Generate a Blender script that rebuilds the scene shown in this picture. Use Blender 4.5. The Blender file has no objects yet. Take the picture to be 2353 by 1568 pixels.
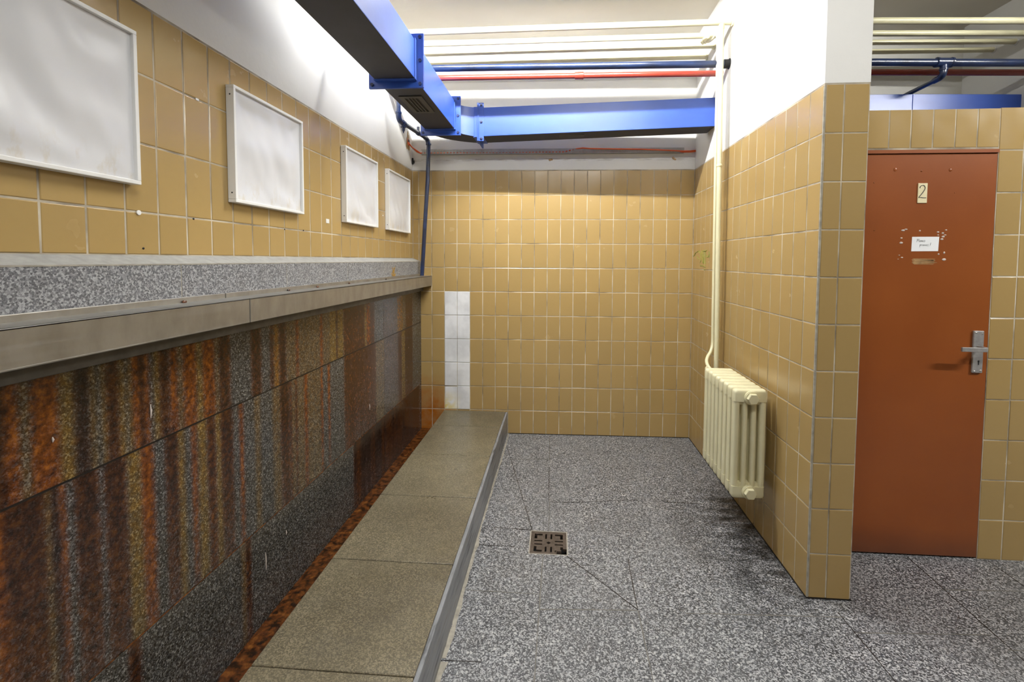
import bpy, bmesh, math, random
from mathutils import Vector, Matrix
random.seed(7)
PI = math.pi
scene = bpy.context.scene
COL = scene.collection

# ------------------------------------------------------------------ builders
class MB:
    """collects shapes; build() links them as ONE mesh object"""
    def __init__(s):
        s.v = []; s.f = []; s.m = []; s.r = []; s.cur = 0; s.rnd = 0.5
    def face(s, idx):
        s.f.append(tuple(idx)); s.m.append(s.cur); s.r.append(s.rnd)
    def quad(s, a, b, c, d):
        n = len(s.v); s.v += [tuple(a), tuple(b), tuple(c), tuple(d)]; s.face((n, n+1, n+2, n+3))
    def hexa(s, p):
        n = len(s.v); s.v += [tuple(q) for q in p]
        for q in ((0,3,2,1),(4,5,6,7),(0,1,5,4),(1,2,6,5),(2,3,7,6),(3,0,4,7)):
            s.face([n+i for i in q])
    def box(s, x0, x1, y0, y1, z0, z1):
        s.hexa([(x0,y0,z0),(x1,y0,z0),(x1,y1,z0),(x0,y1,z0),(x0,y0,z1),(x1,y0,z1),(x1,y1,z1),(x0,y1,z1)])
    def tube(s, path, r, seg=16, caps=True, ell=None):
        path = [Vector(p) for p in path]; n0 = len(s.v); k = len(path)
        rs = r if isinstance(r, (list, tuple)) else [r]*k
        d0 = (path[1]-path[0]).normalized()
        up = Vector((0,0,1)) if abs(d0.z) < .9 else Vector((1,0,0))
        a = d0.cross(up).normalized()
        for i, p in enumerate(path):
            if i == 0: d = path[1]-path[0]
            elif i == k-1: d = path[-1]-path[-2]
            else: d = (path[i+1]-p).normalized() + (p-path[i-1]).normalized()
            d = d.normalized(); a = (a - d*a.dot(d)).normalized(); b = d.cross(a)
            for j in range(seg):
                t = 2*PI*j/seg; ea, eb = (ell or (1,1))
                s.v.append(tuple(p + a*(math.cos(t)*rs[i]*ea) + b*(math.sin(t)*rs[i]*eb)))
        for i in range(k-1):
            for j in range(seg):
                j2 = (j+1) % seg
                s.face((n0+i*seg+j, n0+i*seg+j2, n0+(i+1)*seg+j2, n0+(i+1)*seg+j))
        if caps:
            s.face([n0+j for j in range(seg)][::-1]); s.face([n0+(k-1)*seg+j for j in range(seg)])
    def cyl(s, a, b, r, seg=16): s.tube([a, b], r, seg)
    def lathe(s, base, axis, prof, seg=20):
        """prof: (distance along the axis, radius)"""
        base = Vector(base); ax = Vector(axis).normalized()
        s.tube([base+ax*t for t, _ in prof], [q for _, q in prof], seg)
    def loft(s, rings, closed=False, caps=True):
        n0 = len(s.v); m = len(rings[0])
        for r in rings: s.v += [tuple(p) for p in r]
        for i in range(len(rings)-1):
            for j in range(m):
                j2 = (j+1) % m
                s.face((n0+i*m+j, n0+i*m+j2, n0+(i+1)*m+j2, n0+(i+1)*m+j))
        if caps:
            s.face([n0+j for j in range(m)][::-1]); s.face([n0+(len(rings)-1)*m+j for j in range(m)])
    def prism(s, pts, vec):
        vec = Vector(vec); s.loft([[Vector(p) for p in pts], [Vector(p)+vec for p in pts]])
    def blob(s, c, rx, ry, rz, seg=8, rings=5):
        n0 = len(s.v)
        for i in range(rings+1):
            ph = PI*(i+.001)/(rings+.002)
            for j in range(seg):
                t = 2*PI*j/seg
                s.v.append((c[0]+rx*math.sin(ph)*math.cos(t), c[1]+ry*math.sin(ph)*math.sin(t), c[2]+rz*math.cos(ph)))
        for i in range(rings):
            for j in range(seg):
                s.face((n0+i*seg+j, n0+(i+1)*seg+j, n0+(i+1)*seg+(j+1)%seg, n0+i*seg+(j+1)%seg))
    def build(s, name, mats, parent=None, bevel=0, smooth=0, seg=2):
        if not isinstance(mats, (list, tuple)): mats = [mats]
        off = Vector((0,0,0)); q = parent
        while q is not None: off += q.location; q = q.parent
        me = bpy.data.meshes.new(name)
        me.from_pydata([tuple(Vector(p)-off) for p in s.v], [], s.f)
        for m_ in mats: me.materials.append(m_)
        me.polygons.foreach_set('material_index', s.m)
        at = me.attributes.new('rnd', 'FLOAT', 'FACE'); at.data.foreach_set('value', s.r)
        bm = bmesh.new(); bm.from_mesh(me); bmesh.ops.recalc_face_normals(bm, faces=bm.faces); bm.to_mesh(me); bm.free()
        if smooth:
            me.polygons.foreach_set('use_smooth', [True]*len(me.polygons)); me.set_sharp_from_angle(angle=math.radians(smooth))
        me.update()
        o = bpy.data.objects.new(name, me); COL.objects.link(o)
        if parent is not None: o.parent = parent
        if bevel:
            b = o.modifiers.new('Bevel', 'BEVEL'); b.width = bevel; b.segments = seg; b.limit_method = 'ANGLE'; b.angle_limit = math.radians(40)
        return o

def tag(o, label=None, cat=None, group=None, kind=None):
    if label: o['label'] = label
    if cat: o['category'] = cat
    if group: o['group'] = group
    if kind: o['kind'] = kind
    return o
def thing(name, loc, label, cat, group=None):
    o = bpy.data.objects.new(name, None); COL.objects.link(o); o.location = loc; o.empty_display_size = .1
    return tag(o, label, cat, group)
def struct(o, label=None): return tag(o, label, None, None, 'structure')
def arc(p0, p1, p2, n=6):
    """rounded corner from p0 to p2 round p1 (quadratic curve)"""
    p0, p1, p2 = Vector(p0), Vector(p1), Vector(p2)
    return [p0*(1-t)**2 + p1*2*t*(1-t) + p2*t*t for t in [i/n for i in range(n+1)]]

# ------------------------------------------------------------------ materials
def lin(h):
    f = lambda c: c/12.92 if c <= .04045 else ((c+.055)/1.055)**2.4
    return tuple(f(int(h[i:i+2], 16)/255) for i in (0,2,4)) + (1,)
class NT:
    def __init__(s, name):
        s.m = bpy.data.materials.new(name); s.m.use_nodes = True
        s.t = s.m.node_tree; s.b = s.t.nodes['Principled BSDF']
    def n(s, typ, ins=None, **props):
        nd = s.t.nodes.new(typ)
        for k, v in props.items(): setattr(nd, k, v)
        for k, v in (ins or {}).items(): s.set(nd.inputs[k], v)
        return nd
    def set(s, sock, v):
        if isinstance(v, bpy.types.NodeSocket): s.t.links.new(v, sock)
        elif isinstance(v, bpy.types.Node): s.t.links.new(v.outputs[0], sock)
        else: sock.default_value = v
    def pos(s, scale=(1,1,1), loc=(0,0,0)):
        tc = s.n('ShaderNodeNewGeometry')
        return s.n('ShaderNodeMapping', {'Vector': tc.outputs['Position'], 'Scale': scale, 'Location': loc}).outputs[0]
    def noise(s, vec, scale, detail=3, rough=.55):
        return s.n('ShaderNodeTexNoise', {'Vector': vec, 'Scale': scale, 'Detail': detail, 'Roughness': rough}).outputs['Fac']
    def voro(s, vec, scale, feature='F1'):
        return s.n('ShaderNodeTexVoronoi', {'Vector': vec, 'Scale': scale}, feature=feature)
    def ramp(s, fac, stops, interp='LINEAR'):
        nd = s.n('ShaderNodeValToRGB', {'Fac': fac}); cr = nd.color_ramp; cr.interpolation = interp
        while len(cr.elements) < len(stops): cr.elements.new(.5)
        for e, (p, c) in zip(cr.elements, stops):
            e.position = p; e.color = c if isinstance(c, (tuple, list)) else (c, c, c, 1)
        return nd.outputs[0]
    def mix(s, fac, a, b, mode='MIX'):
        nd = s.n('ShaderNodeMix', data_type='RGBA', blend_type=mode)
        s.set(nd.inputs[0], fac); s.set(nd.inputs[6], a); s.set(nd.inputs[7], b)
        return nd.outputs[2]
    def math(s, op, a, b=0.0, clamp=False):
        nd = s.n('ShaderNodeMath', operation=op, use_clamp=clamp); s.set(nd.inputs[0], a); s.set(nd.inputs[1], b)
        return nd.outputs[0]
    def mrange(s, v, a, b, c=0.0, d=1.0):
        return s.n('ShaderNodeMapRange', {'Value': v, 'From Min': a, 'From Max': b, 'To Min': c, 'To Max': d}).outputs[0]
    def bump(s, h, strength=.3, dist=.01):
        s.set(s.b.inputs['Normal'], s.n('ShaderNodeBump', {'Height': h, 'Strength': strength, 'Distance': dist}))
    def attr(s, name): return s.n('ShaderNodeAttribute', attribute_name=name)
    def sep(s, vec): return s.n('ShaderNodeSeparateXYZ', {'Vector': vec}).outputs
    def done(s, col=None, rough=None, metal=None, spec=None):
        if col is not None: s.set(s.b.inputs['Base Color'], col)
        if rough is not None: s.set(s.b.inputs['Roughness'], rough)
        if metal is not None: s.set(s.b.inputs['Metallic'], metal)
        if spec is not None: s.set(s.b.inputs['Specular IOR Level'], spec)
        return s.m

def paint(name, hexcol, rough=.4, var=.12, scale=6, bump=.0, metal=0, spec=.5):
    n = NT(name); p = n.pos(); c = lin(hexcol)
    f = n.noise(p, scale, 4)
    d = tuple(x*(1-var) for x in c[:3]) + (1,); l = tuple(min(1, x*(1+var)) for x in c[:3]) + (1,)
    if bump: n.bump(n.noise(p, 90, 3), bump, .002)
    return n.done(n.ramp(f, [(.3, d), (.7, l)]), rough, metal, spec)

def tile_mat(name, hexcol, rust=False):
    n = NT(name); p = n.pos(); c = lin(hexcol)
    r = n.attr('rnd').outputs['Fac']
    big = n.noise(p, 2.2, 3); fine = n.noise(p, 55, 3)
    base = n.ramp(r, [(0, tuple(x*.955 for x in c[:3])+(1,)), (1, tuple(x*1.035 for x in c[:3])+(1,))])
    base = n.mix(n.math('MULTIPLY', n.mrange(big, .45, .75), .25), base, (c[0]*.95, c[1]*.87, c[2]*.72, 1))
    base = n.mix(n.math('MULTIPLY', fine, .10), base, (c[0]*.6, c[1]*.6, c[2]*.6, 1))
    ro = n.mrange(n.noise(p, 9, 4), .3, .8, .16, .30)
    if rust:   # rust run-off low in the left corner of the back wall
        x, y, z = n.sep(p)
        w = n.noise(p, 14, 4)
        m = n.math('MULTIPLY', n.mrange(x, -1.93, -2.10), n.mrange(n.math('ADD', z, n.math('MULTIPLY', w, .22)), .60, .26))
        base = n.mix(m, base, (.33, .095, .006, 1))
        m2 = n.math('MULTIPLY', n.mrange(x, -1.20, -1.75), n.mrange(n.math('ADD', z, n.math('MULTIPLY', w, .3)), .72, .40))
        base = n.mix(n.math('MULTIPLY', m2, n.mrange(w, .35, .7, 0, .55)), base, (.36, .23, .10, 1))
    n.bump(n.noise(p, 20, 2), .05, .004)
    return n.done(base, ro, 0, .5)

M = {}
M['tile'] = tile_mat('ochre_glazed_tile', 'AA8F5D', True)
def grout(name, hexcol):
    n = NT(name); p = n.pos(); c = lin(hexcol)
    g = n.mix(n.ramp(n.noise(p, 5, 4), [(.38, 0.0), (.68, 1.0)]), (c[0], c[1], c[2], 1), (c[0]*.30, c[1]*.27, c[2]*.24, 1))
    return n.done(g, .85)
M['grout'] = grout('grout', 'C8BEAA')
M['white_tile'] = None
def white_tile():
    n = NT('white_glazed_tile'); p = n.pos(); x, y, z = n.sep(p)
    w = n.noise(p, 12, 4); s = n.noise(p, 7, 3)
    base = n.ramp(s, [(.35, (.66,.67,.69,1)), (.6, (.82,.83,.85,1))])
    yl = n.math('MULTIPLY', n.mrange(z, .37, .23), n.mrange(n.math('ADD', x, n.math('MULTIPLY', w, .2)), -1.78, -1.93))
    base = n.mix(n.math('MULTIPLY', yl, n.mrange(w, .35, .55)), base, (.72, .56, .06, 1))
    return n.done(base, .2)
M['white_tile'] = white_tile()
def plaster(name, hexcol, marks=False):
    n = NT(name); p = n.pos(); c = lin(hexcol)
    base = n.ramp(n.noise(p, 3, 5), [(.3, tuple(x*.94 for x in c[:3])+(1,)), (.7, c)])
    if marks:
        x, y, z = n.sep(p)
        w = n.noise(n.pos((3, 3, 30)), 4, 4)
        dz = n.math('ABSOLUTE', n.math('SUBTRACT', z, 2.287))
        m = n.math('MULTIPLY', n.mrange(dz, .014, .003), n.mrange(w, .45, .6, 0, .5))
        m = n.math('MULTIPLY', m, n.mrange(x, .02, -.05))
        base = n.mix(m, base, (.22, .18, .12, 1))
    n.bump(n.noise(p, 22, 5, .6), .12, .01)
    return n.done(base, .75, 0, .25)
M['plaster'] = plaster('white_plaster', 'DEDDD9')
M['plaster_back'] = plaster('white_plaster_scarred', 'DAD8D1', True)
M['ceiling'] = plaster('ceiling_paint', 'CFC9BC')

def terrazzo(name, dark, mid, light, scale, rough, tint=None, amount=.35, spots=1.0):
    n = NT(name); p = n.pos()
    pw = n.mix(.004, p, n.n('ShaderNodeTexNoise', {'Vector': p, 'Scale': 40.0}).outputs['Color'])
    v = n.voro(pw, scale); chip = n.sep(v.outputs['Color'])[0]
    v2 = n.voro(pw, scale*2.4); chip2 = n.sep(v2.outputs['Color'])[1]
    a = n.ramp(chip, [(0, dark), (.38, dark), (.44, mid), (.66, mid), (.74, light), (1, light)])
    b = n.ramp(chip2, [(0, tuple(x*.7 for x in dark[:3])+(1,)), (.5, mid), (1, light)])
    base = n.mix(.35, a, b)
    if tint is not None:
        base = n.mix(n.math('MULTIPLY', n.mrange(n.noise(p, 1.6, 4), .35, .7), amount), base, tint, 'MULTIPLY')
    base = n.mix(n.math('MULTIPLY', n.mrange(n.noise(p, 7, 4), .45, .75), .25), base, (.5,.5,.5,1), 'MULTIPLY')
    n.set(n.b.inputs['Roughness'], n.mrange(n.noise(p, 6, 4), .3, .7, rough-.08, rough+.12))
    n.bump(n.noise(p, 60, 2), .05, .002)
    return n.done(base), n, base
def floor_mat():
    n = NT('grey_terrazzo_floor'); p = n.pos()
    pw = n.mix(.003, p, n.n('ShaderNodeTexNoise', {'Vector': p, 'Scale': 60.0}).outputs['Color'])
    v = n.voro(pw, 230); c1 = n.sep(v.outputs['Color'])[0]
    base = n.ramp(c1, [(0, (.022,.024,.028,1)), (.28, (.034,.037,.042,1)), (.38, (.095,.10,.108,1)), (.62, (.125,.13,.14,1)), (.72, (.28,.285,.295,1)), (1, (.42,.425,.43,1))])
    v2 = n.voro(pw, 78); c2 = n.sep(v2.outputs['Color'])[1]; d2 = v2.outputs['Distance']
    big = n.math('MULTIPLY', n.mrange(c2, .78, .82), n.mrange(d2, .52, .40))
    base = n.mix(n.math('MULTIPLY', big, .85), base, n.ramp(n.sep(v2.outputs['Color'])[2], [(0, (.27,.275,.285,1)), (1, (.50,.50,.50,1))]))
    v3 = n.voro(pw, 110); c3 = n.sep(v3.outputs['Color'])[1]
    drk = n.math('MULTIPLY', n.mrange(c3, .84, .88), n.mrange(v3.outputs['Distance'], .5, .38))
    base = n.mix(n.math('MULTIPLY', drk, .7), base, (.035,.037,.04,1))
    base = n.mix(n.mrange(n.noise(p, 2.3, 4), .4, .7, 0, .18), base, (.24,.24,.245,1))
    n.set(n.b.inputs['Roughness'], n.mrange(n.noise(p, 6, 4), .3, .7, .32, .50)); n.bump(n.noise(p, 60, 2), .05, .002)
    # black smears trodden into the stone beside the partition
    p = n.pos(); x, y, z = n.sep(p); w = n.noise(n.pos((1.2, 2.4, 1)), 5, 6, .68)
    g = n.math('MULTIPLY', n.mrange(x, -.50, -.12), n.mrange(n.math('ABSOLUTE', n.math('ADD', y, 1.40)), .75, .30))
    g = n.math('MULTIPLY', n.math('MULTIPLY', g, n.mrange(x, .03, .0)), n.mrange(w, .38, .58))
    base = n.mix(n.math('MULTIPLY', g, .95), base, (.14,.14,.145,1), 'MULTIPLY')
    d = n.mrange(n.noise(p, 1.1, 4), .45, .68, 0, .3)
    base = n.mix(d, base, (.55,.55,.56,1), 'MULTIPLY')
    return n.done(base)
M['floor'] = floor_mat()
M['step'] = terrazzo('brown_stained_terrazzo', (.095,.082,.052,1), (.165,.140,.088,1), (.27,.235,.155,1), 250, .34, (.58,.56,.56,1), .8)[0]
M['granite'] = terrazzo('grey_granite', (.07,.073,.085,1), (.23,.235,.25,1), (.46,.47,.49,1), 230, .42)[0]

def riser():
    n = NT('veined_grey_riser'); p = n.pos((9, 1.3, 12))
    w = n.noise(p, 3, 6, .65)
    base = n.ramp(w, [(.33, (.035,.035,.04,1)), (.42, (.17,.178,.19,1)), (.55, (.25,.258,.275,1)), (.64, (.17,.16,.14,1)), (.74, (.30,.30,.29,1))])
    return n.done(base, .45)
M['riser'] = riser()

def slab():
    n = NT('rust_streaked_granite'); p = n.pos()
    v = n.voro(p, 210); chip = n.sep(v.outputs['Color'])[0]; v2 = n.voro(p, 460); chip2 = n.sep(v2.outputs['Color'])[1]
    g1 = n.ramp(chip, [(0, (.008,.009,.011,1)), (.40, (.020,.022,.026,1)), (.70, (.06,.065,.072,1)), (.88, (.20,.212,.23,1)), (1, (.36,.375,.40,1))])
    g2 = n.ramp(chip2, [(0, (.008,.009,.010,1)), (.6, (.045,.048,.055,1)), (1, (.30,.31,.33,1))])
    g = n.mix(1.0, n.mix(.4, g1, g2), (.75,.75,.75,1), 'MULTIPLY')
    st = n.attr('stain').outputs['Color']; sr, so, sb = n.n('ShaderNodeSeparateColor', {'Color': st}).outputs[:3]
    f = n.noise(p, 55, 5, .65); f2 = n.noise(n.pos((1, 60, 3)), 1.0, 4); f3 = n.noise(n.pos((1, 1, .5)), 22, 4)
    och = n.mix(n.math('MULTIPLY', so, n.mrange(f, .25, .6, .45, 1.0)), g, n.mix(.45, n.mix(1.0, g, (2.6,1.75,.34,1), 'MULTIPLY'), (.16,.095,.011,1)))
    rust = n.ramp(f, [(.30, (.025,.006,.001,1)), (.5, (.135,.036,.004,1)), (.70, (.33,.105,.010,1))])
    c = n.mix(n.math('MULTIPLY', sr, n.mrange(f3, .3, .6, .88, 1.0)), och, rust)
    blk = n.math('MULTIPLY', sb, n.mrange(n.math('ADD', n.math('MULTIPLY', f, .6), n.math('MULTIPLY', f3, .5)), .35, .75, 1.0, .72))
    c = n.mix(blk, c, (.012,.006,.003,1))
    n.set(n.b.inputs['Roughness'], n.mrange(n.noise(p, 30, 4), .3, .7, .10, .28))
    n.bump(n.math('ADD', n.math('MULTIPLY', f2, .4), f), .10, .002)
    return n.done(c, None, 0, .36)
M['slab'] = slab()
def rustmat(name, k=1.0):
    n = NT(name); p = n.pos(); f = n.noise(p, 34, 5, .65)
    return n.done(n.ramp(f, [(.40, (.010,.004,.001,1)), (.54, (.17*k,.048*k,.005,1)), (.74, (.42*k,.17*k,.02,1))]), .3)
M['gutter'] = rustmat('rusty_gutter', .6)
M['rustjoint'] = rustmat('rusty_joint', .9)
M['joint_dark'] = paint('dark_joint', '17110D', .4)
M['joint_pale'] = paint('pale_mortar', '9A958A', .9, .25, 25)
M['joint_floor'] = paint('grey_floor_joint', '6E6B66', .9, .3, 25)
M['joint_grey'] = paint('grey_joint', '9A9588', .9, .3, 25)

def steel():
    n = NT('dull_stainless_steel'); p = n.pos((60, .6, 60)); f = n.noise(p, 3, 4); q = n.noise(n.pos((1,4,2)), 5, 4)
    base = n.mix(n.mrange(q, .35, .7), (.36,.35,.325,1), (.27,.255,.23,1))
    base = n.mix(n.math('MULTIPLY', f, .3), base, (.44,.43,.40,1))
    return n.done(base, n.mrange(f, .3, .7, .34, .46), .75)
M['steel'] = steel()
M['trim'] = paint('grimy_dark_trim', '54504A', .5, .3, 25)

def enamel(name, hexcol, hex2, rough, scale=3):
    n = NT(name); p = n.pos(); f = n.noise(n.pos((1,1,2.5)), scale, 4)
    base = n.ramp(f, [(.3, lin(hexcol)), (.7, lin(hex2))])
    chip = n.voro(p, 38).outputs['Distance']
    n.bump(n.noise(p, 12, 3), .10, .006)
    return n.done(base, rough, 0, .8)
M['blue'] = enamel('blue_enamel', '2048A2', '2953B0', .36)
M['navy'] = enamel('dark_blue_pipe_paint', '171E30', '1F3158', .28, 8)
M['red'] = enamel('red_pipe_paint', '94372B', 'A04032', .26, 8)
M['cream'] = paint('cream_radiator_paint', 'DCD6B2', .32, .05, 8)
M['underside'] = paint('near_black_underside', '262833', .55, .2, 8)
M['bolt'] = paint('dark_bolt', '1B2750', .4)
M['grille'] = paint('grey_brown_grille', '403E38', .5)
M['black'] = paint('black_void', '08080A', .6)
M['galv'] = paint('galvanised_steel', 'A9A79F', .5, .15, 20, .0, .15)
M['ochre_crust'] = paint('ochre_crust', '9A7836', .8, .35, 90)
M['cable'] = paint('orange_cable', 'D65A22', .4)
M['brick'] = paint('broken_plaster', 'A0845F', .9, .4, 40)
M['white_frame'] = paint('white_frame_lacquer', 'E8E8E6', .35, .03)
M['pink_glue'] = paint('glue_residue', 'CFC3BB', .5, .15, 40)
M['scrape'] = paint('scraped_paint', 'A98658', .7, .2, 60)
M['paper'] = paint('white_paper', 'F2F4F6', .7, .03)
M['ivory'] = paint('ivory_plate', 'E4D9B2', .4, .05)
M['ink'] = paint('grey_ink', '4C4C48', .6)
M['pencil'] = paint('black_ink', '25272B', .7)
M['cement'] = paint('smooth_grey_cement', '9A9A96', .8, .12, 40)
M['alu'] = paint('worn_aluminium', 'A3A1A0', .40, .18, 40, 0, .35)
M['alu_bright'] = paint('polished_rivet', 'D5D3CF', .25, .05, 40, 0, .8)
M['iron'] = paint('worn_cast_iron', '51473F', .5, .28, 60, 0, .35)
M['green'] = paint('green_marker', '8A9036', .5, .25, 60)
def sheet():
    n = NT('yellowed_white_sheet'); p = n.pos(); x, y, z = n.sep(p)
    w = n.noise(n.pos((6, 6, 3)), 3, 5, .65)
    st = n.math('MULTIPLY', n.mrange(z, 1.79, 1.70), n.mrange(w, .50, .62, 0, .38))
    base = n.mix(st, (.68,.685,.705,1), (.52,.42,.24,1))
    return n.done(base, .32, 0, .4)
M['sheet'] = sheet()
def doormat():
    n = NT('brick_red_door_paint'); p = n.pos(); f = n.noise(p, 2.5, 4)
    base = n.ramp(f, [(.3, lin('88481F')), (.7, lin('925024'))])
    x, y, z = n.sep(p)
    base = n.mix(n.math('MULTIPLY', n.mrange(n.math('ADD', z, n.math('MULTIPLY', f, .1)), .20, .05), .5), base, (.045,.025,.02,1))
    n.bump(n.noise(p, 140, 2), .10, .001)
    return n.done(base, .30, 0, .5)
M['door'] = doormat()
TUBE = 165.0
def lampmat(k):
    n = NT('lit_fluorescent_tube'); n.b.inputs['Emission Color'].default_value = (1.0, 1.0, .97, 1); n.b.inputs['Emission Strength'].default_value = TUBE*k
    return n.done((.9,.9,.9,1), .4)
M['tube'] = [lampmat(3.3), lampmat(5.0), lampmat(1.9)]

# ------------------------------------------------------------------ camera (fitted to the tile grid)
cam = bpy.data.cameras.new('camera'); co = bpy.data.objects.new('camera', cam); COL.objects.link(co)
F = 1050.905; CXP, CYP = 1207.065, 647.162
cam.sensor_fit = 'HORIZONTAL'; cam.sensor_width = 36; cam.lens = F/2353*36
cam.shift_x = -(CXP-1176.5)/2353; cam.shift_y = (CYP-784)/2353
cam.clip_start = .02; cam.clip_end = 60
Rm = Matrix(((0.9974616629, -0.0706608494, -0.0087906385), (0.0709963423, 0.9963797425, 0.0467646026), (0.0054543874, -0.0472700014, 0.9988672568)))
X_, Y_, Z_ = Rm.col[0], Rm.col[1], Rm.col[2]
co.matrix_world = Matrix(((X_[0], Z_[0], -Y_[0], -1.09376), (X_[1], Z_[1], -Y_[1], -3.81025), (X_[2], Z_[2], -Y_[2], 1.46748), (0,0,0,1)))
scene.camera = co

# ------------------------------------------------------------------ room
TW, TH = .10739, .2
SK = .01944               # the back wall stands a degree out of square
WL = -2.307               # left wall tile face
YD = -1.462               # face of the cubicle wall
CEIL = 3.26
def back(u, z, n=0):      # u metres to the left of the right-hand corner, n metres out of the wall
    return (-u, -SK*u - n, z)

def tiles(mb, fn, us, vs, skip=None, g=.0026, h=.008, c=.0022, only=None):
    """glazed tiles standing out of a grout bed; fn(u, v, n) maps to space"""
    for i in range(len(us)-1):
        for j in range(len(vs)-1):
            if skip and skip(i, j): continue
            u0, u1, v0, v1 = us[i]+g, us[i+1]-g, vs[j]+g, vs[j+1]-g
            if u1-u0 < .006 or v1-v0 < .006: continue
            mb.rnd = random.random()
            o = random.uniform(-.0006, .0003); tu, tv = random.gauss(0, .00018), random.gauss(0, .00022)
            n0 = len(mb.v)
            q = [(u0,v0),(u1,v0),(u1,v1),(u0,v1)]; qi = [(u0+c,v0+c),(u1-c,v0+c),(u1-c,v1-c),(u0+c,v1-c)]
            sg = [(-1,-1),(1,-1),(1,1),(-1,1)]
            mb.v += [fn(a, b, -h) for a, b in q]
            mb.v += [fn(a, b, o-.0012+s1*tu+s2*tv) for (a, b), (s1, s2) in zip(q, sg)]
            mb.v += [fn(a, b, o+s1*tu+s2*tv) for (a, b), (s1, s2) in zip(qi, sg)]
            for k in range(4):
                k2 = (k+1) % 4
                mb.face((n0+k, n0+k2, n0+4+k2, n0+4+k)); mb.face((n0+4+k, n0+4+k2, n0+8+k2, n0+8+k))
            mb.face((n0+8, n0+9, n0+10, n0+11))
ROWS = [k*TH for k in range(12)]
def span(a, b, first, w=TW):
    r = [a]; x = first
    while x < b-1e-6:
        if x > a+1e-6: r.append(x)
        x += w
    return r + [b]

# floor with the drain pit left open
DX0, DX1, DY0, DY1 = -1.229, -1.030, -1.594, -1.395
m = MB()
for x0, x1, y0, y1 in ((-2.6,DX0,-8.6,.3),(DX1,7.4,-8.6,.3),(DX0,DX1,-8.6,DY0),(DX0,DX1,DY1,.3)):
    m.box(x0, x1, y0, y1, -.2, 0)
m.box(DX0, DX1, DY0, DY1, -.2, -.12)
floor = struct(m.build('floor', M['floor']))
def strip(m, a, b, w, z0=-.002, z1=.0008, jag=0):
    a, b = Vector((a[0], a[1], 0)), Vector((b[0], b[1], 0)); d = (b-a).normalized(); s = Vector((-d.y, d.x, 0))
    k = max(1, int((b-a).length/.05)) if jag else 1; pr = None
    for i in range(k+1):
        p = a + (b-a)*i/k; w1 = w*(1+random.uniform(-jag, jag)); w2 = w*(1+random.uniform(-jag, jag))
        c = (p-s*w1/2, p+s*w2/2)
        if pr:
            m.hexa([(*pr[0].xy, z0), (*c[0].xy, z0), (*c[1].xy, z0), (*pr[1].xy, z0), (*pr[0].xy, z1), (*c[0].xy, z1), (*c[1].xy, z1), (*pr[1].xy, z1)])
        pr = c
m = MB()
for a, b in (((-1.481,-.29),(-1.222,-1.39)), ((-1.035,-1.60),(-.746,-1.925)), ((-1.143,-.62),(-1.136,-1.09)), ((-1.44,-1.385),(-1.225,-1.395)),
             ((-1.51,-1.544),(-1.30,-1.546)), ((-1.136,-1.098),(-1.005,-1.092)), ((-.737,-1.60),(-.747,-1.925)), ((-1.05,-1.10),(-.6,-1.03)),
             ((.088,-1.875),(.125,-3.1)), ((.655,-1.47),(.60,-3.0)), ((1.03,-1.47),(1.02,-2.6)), ((-.43,-1.04),(-.20,-1.05)), ((-1.51,-2.228),(-1.36,-2.224))):
    strip(m, a, b, .0035, jag=.4)
tag(m.build('joint', M['joint_dark'], floor), 'dark thin floor joints', kind='structure')
m = MB()
for a, b in (((-1.436,-.531),(-1.145,-.50)), ((-1.150,-.05),(-1.143,-.52)), ((-1.133,-1.10),(-1.13,-1.39)), ((-1.50,-1.868),(-1.16,-1.868)), ((-1.155,-1.60),(-1.175,-3.2)),
             ((-1.157,-1.955),(-.748,-1.93)), ((-.55,-1.93),(.10,-1.90)), ((.10,-1.98),(.62,-1.95)), ((.63,-1.70),(1.5,-1.66)), ((.62,-2.02),(1.6,-2.0)), ((-.745,-1.93),(-.76,-3.1)), ((-.745,-2.40),(.11,-2.44))):
    strip(m, a, b, .005, jag=.6)
tag(m.build('joint', M['joint_floor'], floor), 'grey mortar floor joints', kind='structure')
m = MB()
strip(m, (-1.494,-.03), (-1.494,-.60), .012, z1=.002, jag=.5); strip(m, (-1.496,-.60), (-1.504,-1.5), .010, z1=.002, jag=.6)
strip(m, (-1.500,-1.5), (-1.498,-2.22), .020, z1=.002, jag=.5); strip(m, (-1.500,-2.235), (-1.494,-3.6), .034, z1=.002, jag=.4)
tag(m.build('mortar', M['joint_pale'], floor), 'rough pale mortar along the step', kind='structure')

ceiling = MB(); ceiling.box(-2.6, 7.4, -8.6, .3, CEIL, CEIL+.2)
ceiling = struct(ceiling.build('ceiling', M['ceiling']))

# back wall: plaster above, tiles below, ten white patch tiles
m = MB()
def slabbox(m, u0, u1, z0, z1, n0, n1, f=back):
    m.hexa([f(u0,z0,n0), f(u1,z0,n0), f(u1,z0,n1), f(u0,z0,n1), f(u0,z1,n0), f(u1,z1,n0), f(u1,z1,n1), f(u0,z1,n1)])
slabbox(m, -7.4, 2.6, 2.205, CEIL, -.25, .001)
m.cur = 1; slabbox(m, -7.4, 2.6, 0, 2.205, -.25, -.0016)
m.cur = 2
us = [0] + [i*TW for i in range(1, 22)] + [2.307]
tiles(m, lambda u, v, n: back(u, v, n), us, ROWS, skip=lambda i, j: i in (17, 18) and 1 <= j <= 5)
wall_back = struct(m.build('wall_back', [M['plaster_back'], M['grout'], M['tile']]))
m = MB()
for j in range(1, 6):
    for i in (17, 18):
        dz = -.004 if (i == 18 and j == 1) else 0; dv = .006 if (i == 18 and j == 1) else 0
        tiles(m, lambda u, v, n: back(u, v, n+.004+dz), [i*TW+.001, (i+1)*TW-.0015], [j*TH+.001, (j+1)*TH-.001-dv], h=.012, g=.0008)
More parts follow.
